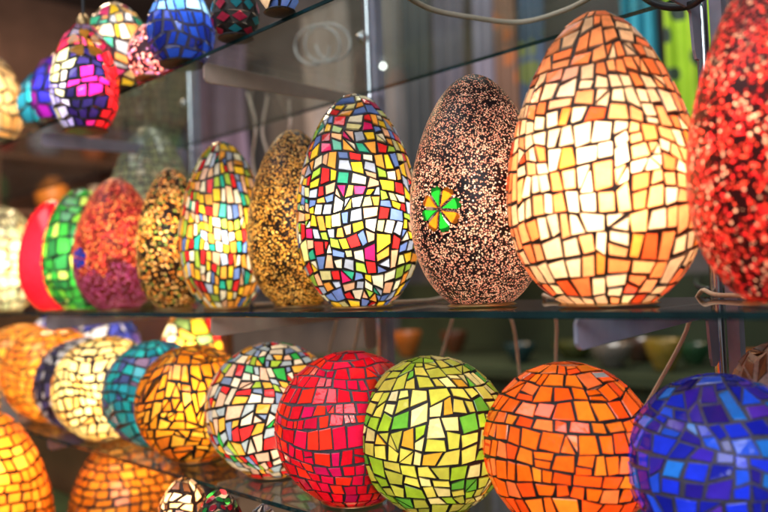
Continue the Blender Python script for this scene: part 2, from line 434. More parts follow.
def lamp(name, label, cat, group, base, prof, shade, mats, watts, bulb=(1, .78, .5), bulb_h=.42, bulb_fwd=.0, foot=.4, cord=None, foot_mat=None, rz=0.0, tilt=0.0, fh=.004):
    root = empty(name, base); tag(root, label, cat, group)
    R = max(r for r, _ in prof); H = prof[-1][1]; r0_ = prof[0][0]
    tocam = -Vector((base[0], base[1], 0)).normalized()
    sh = shade.build('shade', mats, root, (0, 0, fh)); sh.rotation_euler = (0, 0, rz)
    if tilt: sh.rotation_euler = (Matrix.Rotation(tilt, 3, Vector((FWD.x, FWD.y, 0)).normalized()) @ Matrix.Rotation(rz, 3, 'Z')).to_euler()
    fb = MB(); rr = r0_*1.02+.003
    fb.rev([(0, .001), (rr, .001), (rr+.004, .002), (rr+.004, fh*.7), (rr, fh+.001), (r0_*.8, fh+.002)], 40)
    fb.build('foot', foot_mat or BRASS, root)
    if watts > 0:
        d = bpy.data.lights.new('bulb', 'POINT'); d.energy = watts*POWER*(1.25 if base[0] < -1.0 else 1); d.color = bulb; d.shadow_soft_size = min(.02, R*.25)
        o = bpy.data.objects.new('bulb', d); COL.objects.link(o); o.parent = root
        o.location = tuple(tocam*(bulb_fwd*R)) [:2] + (fh+H*bulb_h,)
    if cord:
        c = MB(); c.tube(catmull([Vector(p)-Vector(base) for p in cord], 6), .0031, 8); c.build('power_cord', CORD, root)
    return root

# ------------------------------------------------------------------ setting
YF, YB = .655, 1.03
Z_MID, Z_LOW, Z_TOP, Z_BOT = -.033, -.302, .385, -.66
FLOOR = -1.25
m = MB(); m.box((-9, -3, FLOOR-.05), (3, 5, FLOOR)); tag(m.build('floor', principled('worn_brown_floor', (.16, .12, .09), .6, 0, .5, 4)), kind='structure')
WALLM = principled('dim_plaster', (.20, .18, .175), .8, 0, .45, 2.2)
m = MB(); m.box((-9, 3.6, FLOOR), (3, 3.7, 2.6)); tag(m.build('back_wall', WALLM), kind='structure')
m = MB(); m.box((-6.6, -1.2, FLOOR), (-6.5, 3.6, 2.6)); tag(m.build('side_wall', principled('brown_panelling', (.24, .13, .09), .7, 0, .5, 3)), kind='structure')
m = MB(); m.box((-9, .3, 2.6), (3, 3.7, 2.7)); tag(m.build('ceiling', WALLM), kind='structure')

def shelf_pane(x0, x1, y0, y1, z, t, label, poly=None):
    mb = MB(); P = poly or [(x0, y0), (x1, y0), (x1, y1), (x0, y1)]; n = len(P); b = .0009
    cx = sum(p[0] for p in P)/n; cy = sum(p[1] for p in P)/n
    Q = [(p[0]-math.copysign(b, p[0]-cx), p[1]-math.copysign(b, p[1]-cy)) for p in P]
    V = [(*q, z) for q in Q] + [(*p, z-b) for p in P] + [(*p, z-t+b) for p in P] + [(*q, z-t) for q in Q]
    mb.add(V, [tuple(range(n)), tuple(range(3*n, 4*n))[::-1]], 0)
    mb.add(V, [(k*n+i, (k+1)*n+i, (k+1)*n+(i+1) % n, k*n+(i+1) % n) for k in range(3) for i in range(n)], 1)
    o = mb.build('glass_shelf', [GLASS, EDGE]); return tag(o, label, 'shelf', 'glass shelves of the lamp display')
shelf_pane(-4.2, .25, YF, YB, Z_MID, .008, 'long middle glass shelf with a dark teal edge carrying the egg lamps')
shelf_pane(-4.2, .25, YF-.01, YB, Z_LOW, .0065, 'lower glass shelf that carries the row of round globe lamps')
shelf_pane(-4.2, .25, YF, YB, Z_TOP, .0065, 'upper glass shelf seen from below with lamps near its left end')
m = MB(); m.box((-4.2, .28, Z_BOT-.03), (.25, 1.04, Z_BOT)); m.box((-4.2, .30, FLOOR+.001), (.25, .33, Z_BOT-.03)); tag(m.build('display_counter', principled('green_felt', (.045, .075, .02), .5, 0, .4, 8)), 'dark green counter under the lower glass shelf with big lamps on it', 'counter')

m = MB(); m.box((-4.2, 1.085, FLOOR+.001), (-1.62, 1.10, Z_MID-.03)); tag(m.build('back_board', principled('amber_varnished_board', (.30, .13, .05), .5, 0, .4, 5)), 'varnished brown board behind the left part of the lower shelf', 'board')
for k, (px, lab) in enumerate(((-.385, 'chrome shelf post behind the big lit orange egg and the blue globe'), (-1.045, 'chrome shelf post behind the multicoloured egg, glowing orange below the middle shelf'), (-1.72, 'chrome shelf post behind the brown blurred lamps at the left'))):
    root = empty('shelf_post', (px, 1.055, FLOOR)); tag(root, lab, 'post', 'chrome shelf posts')
    t = MB(); t.tube([(0, 0, 0), (0, 0, .7), (0, 0, 2.0), (0, 0, 3.8)], .0085, 20); t.build('tube', CHROME, root)
    t = MB(); t.box((.014, -.008, 0), (.030, .012, 3.8)); t.build('channel', STEEL, root)
    t = MB(); t.rev([(0, -.012)]+[(.012*math.sin(a*math.pi/10), -.012*math.cos(a*math.pi/10)) for a in range(1, 10)]+[(0, .012)], 20); t.build('clamp_knob', CHROME, root, (.0, -.016, Z_TOP+.115-FLOOR))
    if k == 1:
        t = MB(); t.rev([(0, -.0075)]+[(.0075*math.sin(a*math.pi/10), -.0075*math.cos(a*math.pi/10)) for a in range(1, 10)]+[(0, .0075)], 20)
        e = NT('highlight_glow'); em = e.n('ShaderNodeEmission'); em.inputs[0].default_value = (1, .97, .92, 1); em.inputs[1].default_value = 4  # glowing bead added in place of the bright highlight on the post
        q = on_y(383, 66, 1.03); t.build('post_highlight', e.done(em.outputs[0]), root, (q.x-px, q.y-1.055, q.z-FLOOR))
    for z in (Z_MID, Z_LOW, Z_TOP):
        zz = z-.0072-FLOOR; L = 1.055-YF-.012; pr = []
        for a in range(0, 9):
            an = math.pi/2+a*math.pi/8*1.0; pr.append((-L+.010+.010*math.cos(an), -.010+.010*math.sin(an)))
        poly = [(-.012, 0)] + [(-L+.006, 0), (-L, -.006), (-L, -.026), (-L+.004, -.031), (-L+.010, -.033), (-L+.05, -.031), (-.055, -.020), (-.045, -.024), (-.040, -.075), (-.034, -.086), (-.024, -.086), (-.012, -.078)]
        bm_ = MB(); bm_.prism(poly, .004, 'x'); bm_.build('bracket', IVORY if k == 1 else STEEL, root, (.002, 0, zz))

# ------------------------------------------------------------------ lamps
def cord_to(base, px, py, swing=0.0, r=.06, px0=None):
    e = on_y(px, py, 1.062); o = on_y(px0 if px0 else px-(px-384)*.06, 318, 1.04)
    b = Vector((base[0], base[1], base[2]+.006)); back = Vector((base[0]*.3+o.x*.7, .95, base[2]+.004))
    over = Vector((o.x, 1.036, base[2]+.005)); mid = Vector((o.x*.6+e.x*.4+swing, 1.056, (base[2]+e.z)/2+.02))
    return [b+Vector((0, r, 0)), back, over, mid, e, e+Vector(((e.x-o.x)*.7, 0, -.12)), Vector((e.x+(e.x-o.x)*.9+.01, 1.05, Z_BOT+.08)), Vector((e.x+(e.x-o.x)*.9+.05, 1.0, Z_BOT+.008)), Vector((e.x+.16, .99, Z_BOT+.005))]
def egg_at(px, top, hw, Y=.76, zs=Z_MID, pymid=None, fh=.004):
    pc = on_y(px, pymid or (top+306)/2, Y); d = depth(pc); R = hw*d/FPX
    lo, hi = -.65, 1.2
    for _ in range(40):
        mz = (lo+hi)/2; p = Vector((pc.x, pc.y, mz)); y = 256-FPX*p.dot(UPV)/p.dot(FWD)
        if y > top: lo = mz
        else: hi = mz
    return Vector((pc.x, pc.y, zs)), R, lo-zs-fh
def globe_at(px, py, rp, zs=Z_LOW):
    r = ray(px, py); d = (zs+.004)/(r.z-.93*rp/FPX)
    p = r*d; return Vector((p.x, p.y, zs)), rp*d/FPX
def up_at(px, pyb, hw):
    p = on_z(px, pyb, Z_TOP); return Vector((p.x, p.y, Z_TOP)), hw*depth(p)/FPX

def ramp_pal(*wc):
    L = []
    for w_, c in wc: L += [c]*w_
    return L
CREAM, LORANGE, ORANGE, DORANGE = (.98, .76, .50), (.98, .46, .19), (.95, .30, .09), (.85, .13, .03)
MULTI = ramp_pal((6, (.93, .86, .68)), (5, (.95, .66, .04)), (3, (.88, .42, .07)), (3, (.85, .50, .30)), (3, (.80, .03, .03)), (1, (.75, .02, .16)), (4, (.17, .27, .62)), (5, (.46, .52, .66)), (2, (.40, .60, .07)), (1, (.04, .40, .25)), (2, (.80, .74, .36)))

EG = 'egg lamps on the middle shelf'; GG = 'globe lamps on the lower shelf'; UG = 'lamps on the upper shelf'; BG = 'lamps under the lower shelf'
EL, GL = 'mosaic_egg_lamp', 'mosaic_globe_lamp'

# --- middle shelf, nearest first
rng = random.Random(11)
b, R, H = egg_at(786, -46, 95, .755); pf = egg_profile(R, H, .30)
m = MB(); m.rev(pf, 96)
lamp('beaded_egg_lamp', 'tall red egg lamp of crushed glass beads, rightmost on the middle shelf', 'lamp', EG, b, pf, m,
     [bead_mat('red_beads', (.07, .008, .006), [(.95, .03, .02), (.95, .08, .04), (.98, .58, .38), (.85, .015, .02), (.95, .06, .03), (.9, .02, .03)], 330, .53, .78, .55)], 4.4, (1, .66, .5), .45, .1, cord=cord_to(b, 645, 408, .004, px0=702))

rng = random.Random(5)
b, R, H = egg_at(601, 13, 94, .765); pf = egg_profile(R, H, .27)
def pal_big(t_, z):
    f = z/H; u = rng.random()
    if f > .72: return rng.choice((LORANGE, LORANGE, ORANGE, CREAM, (.95, .34, .12)))  # fewer creams near the top: weaker bulb light put into the colours
    if u < .07: return DORANGE
    if u < .22: return ORANGE
    if u < .50: return LORANGE
    if u < .54: return (.95, .36, .06)
    return CREAM
lamp(EL, 'large brightly lit cream and orange mosaic egg lamp on the middle shelf', 'lamp', EG, b, pf, mosaic(pf, rng, .0172, .0196, .0018, pal_big, split=.06, slant=.5, warp=.3, style='crazy'), [T_LIT, G_BROWN], 4.6, (1, .68, .49), .40, .50, cord=cord_to(b, 556, 362, .008, px0=546))

b, R, H = egg_at(477, 75, 68, .775); pf = egg_profile(R, H, .18)
m = MB(); m.rev(pf, 96)
L3 = lamp('beaded_egg_lamp', 'dark brown egg lamp with pale pink beads and a green and orange flower', 'lamp', EG, b, pf, m,
     [bead_mat('pink_beads', (.010, .005, .006), [(.95, .48, .30), (.98, .62, .42), (.90, .34, .22), (.98, .70, .52), (.8, .30, .22)], 520, .54, .74, .50)], 3.0, (1, .78, .62), .42, .25, cord=cord_to(b, 520, 378, .004, px0=503))
def window(mat, c, rad):
    """A round hole in the bead coat where the glass petals sit, so that the bulb lights them."""
    t = mat.node_tree; out = [n for n in t.nodes if n.type == 'OUTPUT_MATERIAL'][0]; src = out.inputs[0].links[0].from_socket
    co = t.nodes.new('ShaderNodeTexCoord'); ds = t.nodes.new('ShaderNodeVectorMath'); ds.operation = 'DISTANCE'; ds.inputs[1].default_value = c
    t.links.new(co.outputs['Object'], ds.inputs[0]); lt = t.nodes.new('ShaderNodeMath'); lt.operation = 'LESS_THAN'; lt.inputs[1].default_value = rad
    t.links.new(ds.outputs['Value'], lt.inputs[0]); tr = t.nodes.new('ShaderNodeBsdfTransparent'); mx = t.nodes.new('ShaderNodeMixShader')
    t.links.new(lt.outputs[0], mx.inputs[0]); t.links.new(src, mx.inputs[1]); t.links.new(tr.outputs[0], mx.inputs[2]); t.links.new(mx.outputs[0], out.inputs[0])
def petals(root, prof, px, py, rad, cols, n, core=None, fh=.004, matl=None, wmat=None):
    sf = Surf(prof); base = root.location; best = None
    for i in range(120):
        for k in range(220):
            q = sf.L*(.05+.9*i/119); t_ = math.pi + 2*math.pi*k/219 - math.pi
            p = Vector(sf.pt(t_, q)) + base + Vector((0, 0, fh))
            r, z, nr, nz = sf.at(q)
            if Vector((nr*math.cos(t_), nr*math.sin(t_), nz)).dot(p) > 0: continue
            e = (384+FPX*p.dot(RGT)/p.dot(FWD)-px)**2 + (256-FPX*p.dot(UPV)/p.dot(FWD)-py)**2
            if best is None or e < best[0]: best = (e, t_, q)
    _, t0_, q0 = best; rl = sf.at(q0)[0]; mb = MB()
    for j in range(n):
        a = 2*math.pi*(j+.3)/n; h = math.pi/n*.93; pts = []
        for (rr, da) in ((.12, 0), (.34, -h*.50), (.56, -h*.72), (.74, -h*.82), (.88, -h*.74), (.97, -h*.52), (1.0, -h*.28), (.95, -h*.08), (.93, 0), (.95, h*.08), (1.0, h*.28), (.97, h*.52), (.88, h*.74), (.74, h*.82), (.56, h*.72), (.34, h*.50)):
            pts.append((rr*rad*math.cos(a+da), rr*rad*math.sin(a+da)))
        n_ = len(pts)
        V = [sf.pt(t0_+x/rl, q0+y, .0002) for x, y in pts] + [sf.pt(t0_+x/rl, q0+y, .0022) for x, y in pts]
        mb.add(V, [(i, (i+1) % n_, n_+(i+1) % n_, n_+i) for i in range(n_)] + [tuple(range(n_, 2*n_))], 0, cols[j % len(cols)])
    if wmat:
        window(wmat, sf.pt(t0_, q0), rad*.80)
    return mb.build('flower_inlay', [matl or ENAMEL, BLACK], root, (0, 0, fh))
petals(L3, pf, 440, 209, .0285, [(.015, .50, .03), (.98, .27, .008)], 8, matl=T_PETAL, wmat=[c for c in L3.children if c.name.startswith('shade')][0].data.materials[0])

rng = random.Random(23)
b, R, H = egg_at(358, 95, 61.5, .755); pf = egg_profile(R, H, .19)
lamp(EL, 'multicoloured egg lamp of square tiles between two dark beaded eggs', 'lamp', EG, b, pf, mosaic(pf, rng, .0158, .0168, .0018, MULTI, split=.16, slant=.6, warp=.3, ragged=.26, style='crazy'), [T_LIT, G_DARK], 2.3, (1, .88, .72), .40, .35, cord=cord_to(b, 442, 356, .004, px0=454), rz=.6)

b, R, H = egg_at(296, 130, 49, .80); pf = egg_profile(R, H, .20)
m = MB(); m.rev(pf, 80)
lamp('beaded_egg_lamp', 'dark egg lamp with gold bead speckles between the two multicoloured egg lamps', 'lamp', EG, b, pf, m,
     [bead_mat('gold_beads', (.014, .009, .006), [(.95, .52, .08), (.90, .42, .05), (.98, .70, .25), (.7, .3, .05)], 400, .56, .75, .50)], 3.0, (1, .75, .42), .42, .2, cord=cord_to(b, 354, 350, -.004, px0=364))

rng = random.Random(37)
b, R, H = egg_at(224, 142, 44, .755); pf = egg_profile(R, H, .20)
lamp(EL, 'smaller multicoloured egg lamp of tall upright tiles left of the gold speckled egg', 'lamp', EG, b, pf, mosaic(pf, rng, .0110, .0235, .0017, ramp_pal((6, (.93, .84, .64)), (7, (.95, .62, .04)), (5, (.88, .40, .06)), (4, (.80, .03, .03)), (1, (.17, .27, .62)), (2, (.46, .52, .66)), (2, (.42, .56, .07)), (1, (.03, .42, .30)), (2, (.85, .50, .30))), split=.02, slant=.5, warp=.3, style='crazy'), [T_LIT, G_DARK], 1.5, (1, .9, .72), .42, .45, cord=cord_to(b, 329, 352, .004, px0=337))

b, R, H = egg_at(172, 168, 35, .76); pf = egg_profile(R, H, .22)
m = MB(); m.rev(pf, 64)
lamp('beaded_egg_lamp', 'blurred brown egg lamp with amber beads beside the orange red beaded egg', 'lamp', EG, b, pf, m,
     [bead_mat('amber_beads', (.03, .014, .008), [(.95, .45, .10), (.85, .30, .05), (.95, .62, .30), (.2, .35, .08)], 230, .58, .75, .50)], 3.0, (1, .72, .4), .5, .2)

b, R, H = egg_at(117, 178, 42, .745); pf = egg_profile(R, H, .22)
m = MB(); m.rev(pf, 64)
L8 = lamp('beaded_egg_lamp', 'orange red beaded egg lamp with a blue eye bead and purple lower half', 'lamp', EG, b, pf, m,
     [bead_mat('scarlet_beads', (.25, .03, .02), [(.95, .22, .05), (.95, .10, .06), (.95, .38, .12), (.75, .06, .08)], 200, .8, .65, .5, patch=(.165, (.35, .08, .38)))], 2.2, (1, .7, .5), .5, .2)
petals(L8, pf, 79, 258, .021, [(.03, .09, .75)], 6)

b, R, H = egg_at(152, 126, 46, .96); pf = egg_profile(R, H, .22)
rng = random.Random(3)
lamp(EL, 'tall pale sage green egg lamp standing behind the beaded eggs', 'lamp', EG, b, pf, mosaic(pf, rng, .022, .022, .0022, ramp_pal((3, (.50, .52, .30)), (2, (.42, .46, .30)), (1, (.62, .55, .36)))), [T_MID, G_GREY], .8, (1, .9, .7), .5)

rng = random.Random(4)
b, R, H = egg_at(82, 188, 37, .75); pf = egg_profile(R, H, .18)
lamp(EL, 'green mosaic egg lamp partly hidden by the orange red beaded egg', 'lamp', EG, b, pf, mosaic(pf, rng, .026, .026, .003, ramp_pal((4, (.05, .42, .06)), (2, (.22, .62, .06)), (1, (.62, .80, .18)), (2, (.03, .22, .06)))), [T_LIT, G_DARK], 2.6, (1, .95, .7), .45, .2)
b, R, H = egg_at(54, 200, 33, .735); pf = egg_profile(R, H, .16)
m = MB(); m.rev(pf, 64, col=(.90, .012, .03))
lamp('smooth_egg_lamp', 'plain glowing crimson egg lamp beside the green mosaic egg', 'lamp', EG, b, pf, m, [T_LIT], 3.4, (1, .75, .62), .48, .1)
rng = random.Random(6)
b, R, H = egg_at(5, 207, 33, .77); pf = egg_profile(R, H, .16)
lamp(EL, 'pale cream egg lamp with a greenish tint at the left end of the middle shelf', 'lamp', EG, b, pf, mosaic(pf, rng, .030, .030, .0035, ramp_pal((4, (.88, .80, .52)), (2, (.62, .66, .42)), (1, (.9, .7, .35)))), [T_LIT, G_BROWN], 3.6, (1, .86, .6), .42, .3)

# --- lower shelf globes
def globe(seed, px, py, rp, label, pal, mats, watts, tw, th, bulb=(1, .8, .55), bh=.5, bf=.2, gap=.0026, sq=1.0, zs=Z_LOW, grp=GG, at=None, **kw):
    b, R = at or globe_at(px, py, rp, zs); pf = globe_profile(R, sq=sq); r_ = random.Random(seed)
    return lamp(GL, label, 'lamp', grp, b, pf, mosaic(pf, r_, tw, th, gap, pal, **kw), mats, watts, bulb, bh, bf, rz=r_.uniform(0, 6))
globe(101, 722, 466, 91, 'cobalt blue globe lamp with pale joints at the right end of the lower shelf',
      ramp_pal((6, (.012, .035, .62)), (5, (.01, .015, .34)), (1, (.02, .10, .75)), (2, (.02, .01, .22)), (2, (.05, .02, .42)), (1, (.10, .03, .40)), (1, (.02, .20, .65))), [T_DIM, G_BLUE], 1.15, .0190, .0190, (.75, .8, 1), .45, .3, .0019, slant=.6, split=.14, warp=.5, style='crazy')
G2 = globe(102, 568, 447, 84, 'bright orange globe lamp with dark joints and a small white price sticker',
      ramp_pal((7, (.95, .16, .008)), (5, (.95, .10, .008)), (3, (.98, .25, .02)), (1, (.95, .22, .06))), [T_MID, G_DARK], 2.0, .0195, .0192, (1, .78, .55), .45, .15, .0017, slant=.16, split=.10, warp=.3)
globe(103, 433, 434, 77, 'lime green and yellow globe lamp between the orange and red globes',
      ramp_pal((5, (.66, .58, .10)), (5, (.52, .53, .07)), (3, (.78, .68, .30)), (2, (.34, .52, .03)), (1, (.12, .40, .04)), (1, (.80, .42, .04))), [T_MID, G_DARK], 1.6, .0195, .0195, (1, .9, .68), .5, .3, .0018, slant=.6, split=.16, warp=.25, style='crazy')
globe(104, 351, 427, 75, 'glossy crimson red globe lamp with grey joints on the lower shelf',
      ramp_pal((7, (.82, .004, .02)), (3, (.70, .004, .05)), (3, (.88, .03, .01)), (1, (.62, .005, .10))), [T_MID, G_GREY], 1.9, .0180, .0180, (1, .8, .7), .5, .25, .0016, slant=.14, split=.10, warp=.2)
globe(105, 273, 409, 66, 'multicoloured globe lamp on the lower shelf left of the red globe', ramp_pal((5, (.90, .76, .58)), (5, (.90, .46, .06)), (3, (.80, .03, .03)), (3, (.42, .48, .52)), (1, (.04, .45, .08)), (4, (.85, .52, .36)), (2, (.25, .32, .50)), (1, (.45, .62, .06))), [T_MID, G_DARK], 2.0, .0172, .0172, (1, .9, .72), .45, .35, .002, slant=.7, split=.16, warp=.5, style='crazy')
globe(106, 195, 403, 57.5, 'amber globe lamp of irregular crazed pieces between teal and multicoloured globes',
      ramp_pal((5, (.93, .42, .03)), (4, (.90, .33, .02)), (2, (.98, .55, .07)), (1, (.70, .22, .02))), [T_LIT, G_DARK], 1.35, .0205, .0205, (1, .72, .38), .55, .62, .0028, slant=.9, split=.4, warp=.6, style='crazy')
globe(107, 157, 393, 52, 'blurred teal globe lamp squeezed between the cream and amber globes',
      ramp_pal((4, (.02, .26, .34)), (2, (.02, .40, .42)), (2, (.07, .10, .28)), (1, (.20, .12, .22))), [T_MID, G_DARK], 1.5, .020, .022, (1, .9, .75), .6, .2)
globe(108, 107, 388, 51.5, 'glowing cream globe lamp in front of the white speckled dark globe',
      ramp_pal((6, (.98, .84, .48)), (3, (.98, .72, .30)), (1, (.95, .55, .18))), [T_LIT, G_BROWN], 3.4, .022, .0205, (1, .76, .42), .5, .35, .0036)
globe(109, 84, 384, 46, 'dark globe lamp dotted with white squares behind the cream globe',
      ramp_pal((3, (.75, .70, .66)), (4, (.10, .08, .20)), (2, (.05, .04, .08))), [T_MID, G_DARK], 1.2, .022, .022, (1, .9, .85), .5, .1, .004)
globe(110, 53, 374, 47, 'blurred orange globe lamp with fine joints, second from left on the lower shelf',
      ramp_pal((5, (.96, .44, .05)), (3, (.95, .34, .04)), (2, (.98, .56, .10))), [T_LIT, G_BROWN], 2.6, .021, .021, (1, .7, .36), .5, .2)
globe(111, 24, 368, 44, 'blurred honey orange globe lamp at the left end of the lower shelf',
      ramp_pal((5, (.96, .50, .09)), (3, (.95, .42, .06)), (2, (.98, .62, .18))), [T_LIT, G_BROWN], 2.6, .022, .022, (1, .72, .4), .5, .2)
# second row, at the back of the lower shelf
def back_lamp(seed, px, top, hw, Y, label, pal, mats, watts, tw, bulb, bf=.3):
    b, R, H = egg_at(px, top, hw, Y, Z_LOW, 370); pf = egg_profile(R, H, .12); r_ = random.Random(seed)
    return lamp(EL, label, 'lamp', 'egg lamps at the back of the lower shelf', b, pf, mosaic(pf, r_, tw, tw, .003, pal, split=.05), mats, watts, bulb, .6, bf)
back_lamp(201, 192, 305, 34, .93, 'multicoloured egg lamp at the back of the lower shelf above the amber globe', ramp_pal((3, (.95, .62, .04)), (2, (.85, .04, .03)), (2, (.93, .86, .68)), (2, (.75, .35, .05)), (1, (.2, .3, .1))), [T_LIT, G_DARK], 3.2, .026, (1, .85, .6), .5)
back_lamp(202, 108, 308, 36, .90, 'navy and white egg lamp at the back behind the teal globe', ramp_pal((3, (.82, .76, .70)), (4, (.06, .07, .32)), (2, (.22, .12, .40))), [T_MID, G_DARK], 1.9, .03, (1, .92, .85))
back_lamp(203, 58, 309, 30, .90, 'blue and lilac egg lamp at the back behind the orange globes', ramp_pal((2, (.80, .74, .72)), (4, (.10, .10, .40)), (2, (.30, .18, .45))), [T_MID, G_DARK], 1.7, .03, (1, .92, .9))
rng = random.Random(77)
b = on_y(776, 400, .93); b = Vector((b.x, b.y, Z_LOW)); R = 52*depth(b)/FPX; H = .215; pf = egg_profile(R, H, .04)
lamp('mosaic_egg_lamp', 'brown egg lamp with pale pink joints behind the blue globe', 'lamp', 'egg lamps at the back of the lower shelf', b, pf, mosaic(pf, rng, .024, .026, .004, ramp_pal((3, (.16, .07, .045)), (2, (.36, .15, .09)), (1, (.5, .3, .2))), slant=.7, split=.3, style='crazy'), [T_MID, grout_mat('pink_grout', (.62, .40, .32))], .5)

# price sticker on the orange globe
pg = globe_profile(globe_at(568, 447, 84)[1])
sfp = Surf(pg); base = G2.location; best = None
for i in range(140):
    for k in range(260):
        q = sfp.L*i/140; t_ = 2*math.pi*k/260; p = Vector(sfp.pt(t_, q))+base+Vector((0, 0, .004))
        r, z, nr, nz = sfp.at(q)
        if Vector((nr*math.cos(t_), nr*math.sin(t_), nz)).dot(p) > 0: continue
        e = (384+FPX*p.dot(RGT)/p.dot(FWD)-599)**2 + (256-FPX*p.dot(UPV)/p.dot(FWD)-376)**2
        if best is None or e < best[0]: best = (e, t_, q)
_, ts, qs = best; mb = MB(); rl = sfp.at(qs)[0]
V = [sfp.pt(ts+x/rl, qs+y, .0024) for x, y in ((-.009, -.004), (.010, -.0065), (.0105, .002), (-.008, .0045))]
V += [sfp.pt(ts+x/rl, qs+y, .0030) for x, y in ((-.009, -.004), (.010, -.0065), (.0105, .002), (-.008, .0045))]
mb.add(V, [(3, 2, 1, 0), (4, 5, 6, 7), (0, 1, 5, 4), (1, 2, 6, 5), (2, 3, 7, 6), (3, 0, 4, 7)])
mb.build('price_sticker', principled('white_paper', (.85, .83, .80), .6, 0, .05), G2, (0, 0, .004))

# --- lamps under the lower shelf
def low_egg(seed, px, top, hw, Y, label, pal, mats, watts, tw, th, bulb=(1, .72, .4), style='quad', k=.2, gap=.003, pym=None, zs=Z_BOT, **kw):
    b, R, H = egg_at(px, top, hw, Y, zs, pym or min(top+hw, 512)); pf = egg_profile(R, H, k); r_ = random.Random(seed)
    return lamp(EL, label, 'lamp', BG, b, pf, mosaic(pf, r_, tw, th, gap, pal, style=style, **kw), mats, watts, bulb, .72, .3)
Z_RISER = -.43
a = on_y(222, 500, .60)
m = MB(); m.box((a.x-.16, .50, Z_BOT), (a.x+.17, .72, Z_RISER-.02)); m.box((a.x-.17, .49, Z_RISER-.02), (a.x+.18, .73, Z_RISER))
tag(m.build('wooden_step', WOOD), 'dark wooden step on the counter holding three small egg lamps', 'step')
ORP = ramp_pal((5, (.95, .34, .03)), (4, (.90, .25, .02)), (2, (.97, .46, .06)))
low_egg(301, -16, 410, 64, .50, 'big orange egg lamp with brick like tiles in the bottom left corner', ORP, [T_LIT, G_BROWN], 4.5, .024, .020, slant=.08, split=0, wob=.05, k=.1, pym=490)
low_egg(302, 130, 431, 60, .77, 'big dim amber egg lamp with horizontal brick tiles under the cream globe', ramp_pal((4, (.75, .24, .02)), (4, (.62, .17, .015)), (2, (.85, .34, .04))), [T_LIT, G_BROWN], 1.7, .027, .0155, slant=.06, split=0, wob=.06, k=.1, gap=.003)
low_egg(303, 184, 478, 30, .60, 'small brown egg lamp with cream squares under the lower shelf', ramp_pal((2, (.85, .62, .42)), (3, (.10, .04, .02)), (1, (.7, .4, .2))), [T_MID, G_BROWN], 1.2, .0135, .0135, pym=500, split=0, zs=Z_RISER)
low_egg(304, 219, 490, 30, .58, 'small egg lamp of red and green dots under the lower shelf', ramp_pal((3, (.85, .03, .06)), (2, (.04, .55, .08))), [T_MID, G_DARK], 1.6, .014, .014, pym=505, style='dots', zs=Z_RISER)
low_egg(305, 263, 505, 24, .62, 'small grey speckled egg lamp under the lower shelf bracket', ramp_pal((3, (.25, .25, .28)), (2, (.45, .42, .40))), [T_DIM, G_DARK], .3, .013, .013, pym=512, zs=Z_RISER)
m = MB(); p = on_z(18, 420, Z_LOW); m.box((-.06, -.05, 0), (.06, .05, .085)); m.box((-.063, -.053, .085), (.063, .053, .093))
# the pale box sits at the back of the lower shelf
tag(m.build('lidded_box', principled('pale_cardboard', (.42, .34, .28), .7, 0, .2), None, (p.x, max(.72, p.y), Z_LOW+.001)), 'pale lidded cardboard box on the lower shelf above the corner lamp', 'box')

# --- upper shelf
def up_lamp(seed, px, pyb, hw, ratio, label, pal, mats, watts, tw, th, bulb=(1, .85, .65), k=.2, style='quad', bh=.45, bf=.2, gap=.003, name=EL, u0=-.88, rz=0.0, **kw):
    b, R = up_at(px, pyb, hw); pf = egg_profile(R, R*ratio, k, u0); r_ = random.Random(seed)
    return lamp(name, label, 'lamp', UG, b, pf, mosaic(pf, r_, tw, th, gap, pal, style=style, **kw), mats, watts*.36, bulb, bh, bf, foot_mat=BLACK, rz=rz)
def pal_blue(t_, z): return random.Random(int(t_*977+z*9999)).choice(((.012, .04, .34), (.01, .02, .22), (.02, .07, .42))) if z < .075 else random.Random(int(t_*977+z*9999)).choice(((.25, .55, .90), (.45, .75, .95), (.12, .35, .85)))
up_lamp(401, 182, 66, 33, 2.4, 'blue egg lamp, pale blue above and navy below, on the upper shelf edge', pal_blue, [T_MID, G_BLUE], 2.0, .017, .019, (.9, .95, 1), bh=.62, bf=.3)
b, R = up_at(150, 80, 21); pf = egg_profile(R, R*2.6, .2, -.88); m = MB(); m.rev(pf, 64)
lamp('beaded_egg_lamp', 'pink and mauve beaded egg lamp left of the blue egg on the upper shelf', 'lamp', UG, b, pf, m, [bead_mat('rose_beads', (.12, .04, .05), [(.9, .30, .22), (.95, .42, .35), (.55, .25, .5), (.8, .15, .15)], 170, .75, .6, .5)], 1.2, (1, .8, .7))
up_lamp(403, 236, 40, 24, 2.4, 'black egg lamp with red and turquoise diamonds on the upper shelf', ramp_pal((1, (.85, .03, .10)), (1, (.03, .40, .48))), [T_MID, G_DARK], 1.6, .024, .022, style='diamond', warp=0, wob=.03)
up_lamp(404, 280, 14, 20, 2.4, 'navy and cream egg lamp right of the diamond patterned egg', ramp_pal((2, (.05, .10, .32)), (1, (.75, .55, .38))), [T_MID, G_DARK], .8, .024, .03)
up_lamp(405, 118, 92, 35, 2.5, 'multicoloured pastel egg lamp behind the patchwork egg on the upper shelf', ramp_pal((4, (.90, .66, .30)), (3, (.45, .50, .58)), (2, (.85, .40, .12)), (2, (.90, .80, .62)), (1, (.75, .06, .25)), (1, (.05, .45, .30)), (1, (.95, .70, .05))), [T_LIT, G_GREY], 2.2, .021, .021, (1, .85, .65), bh=.5, bf=.4)
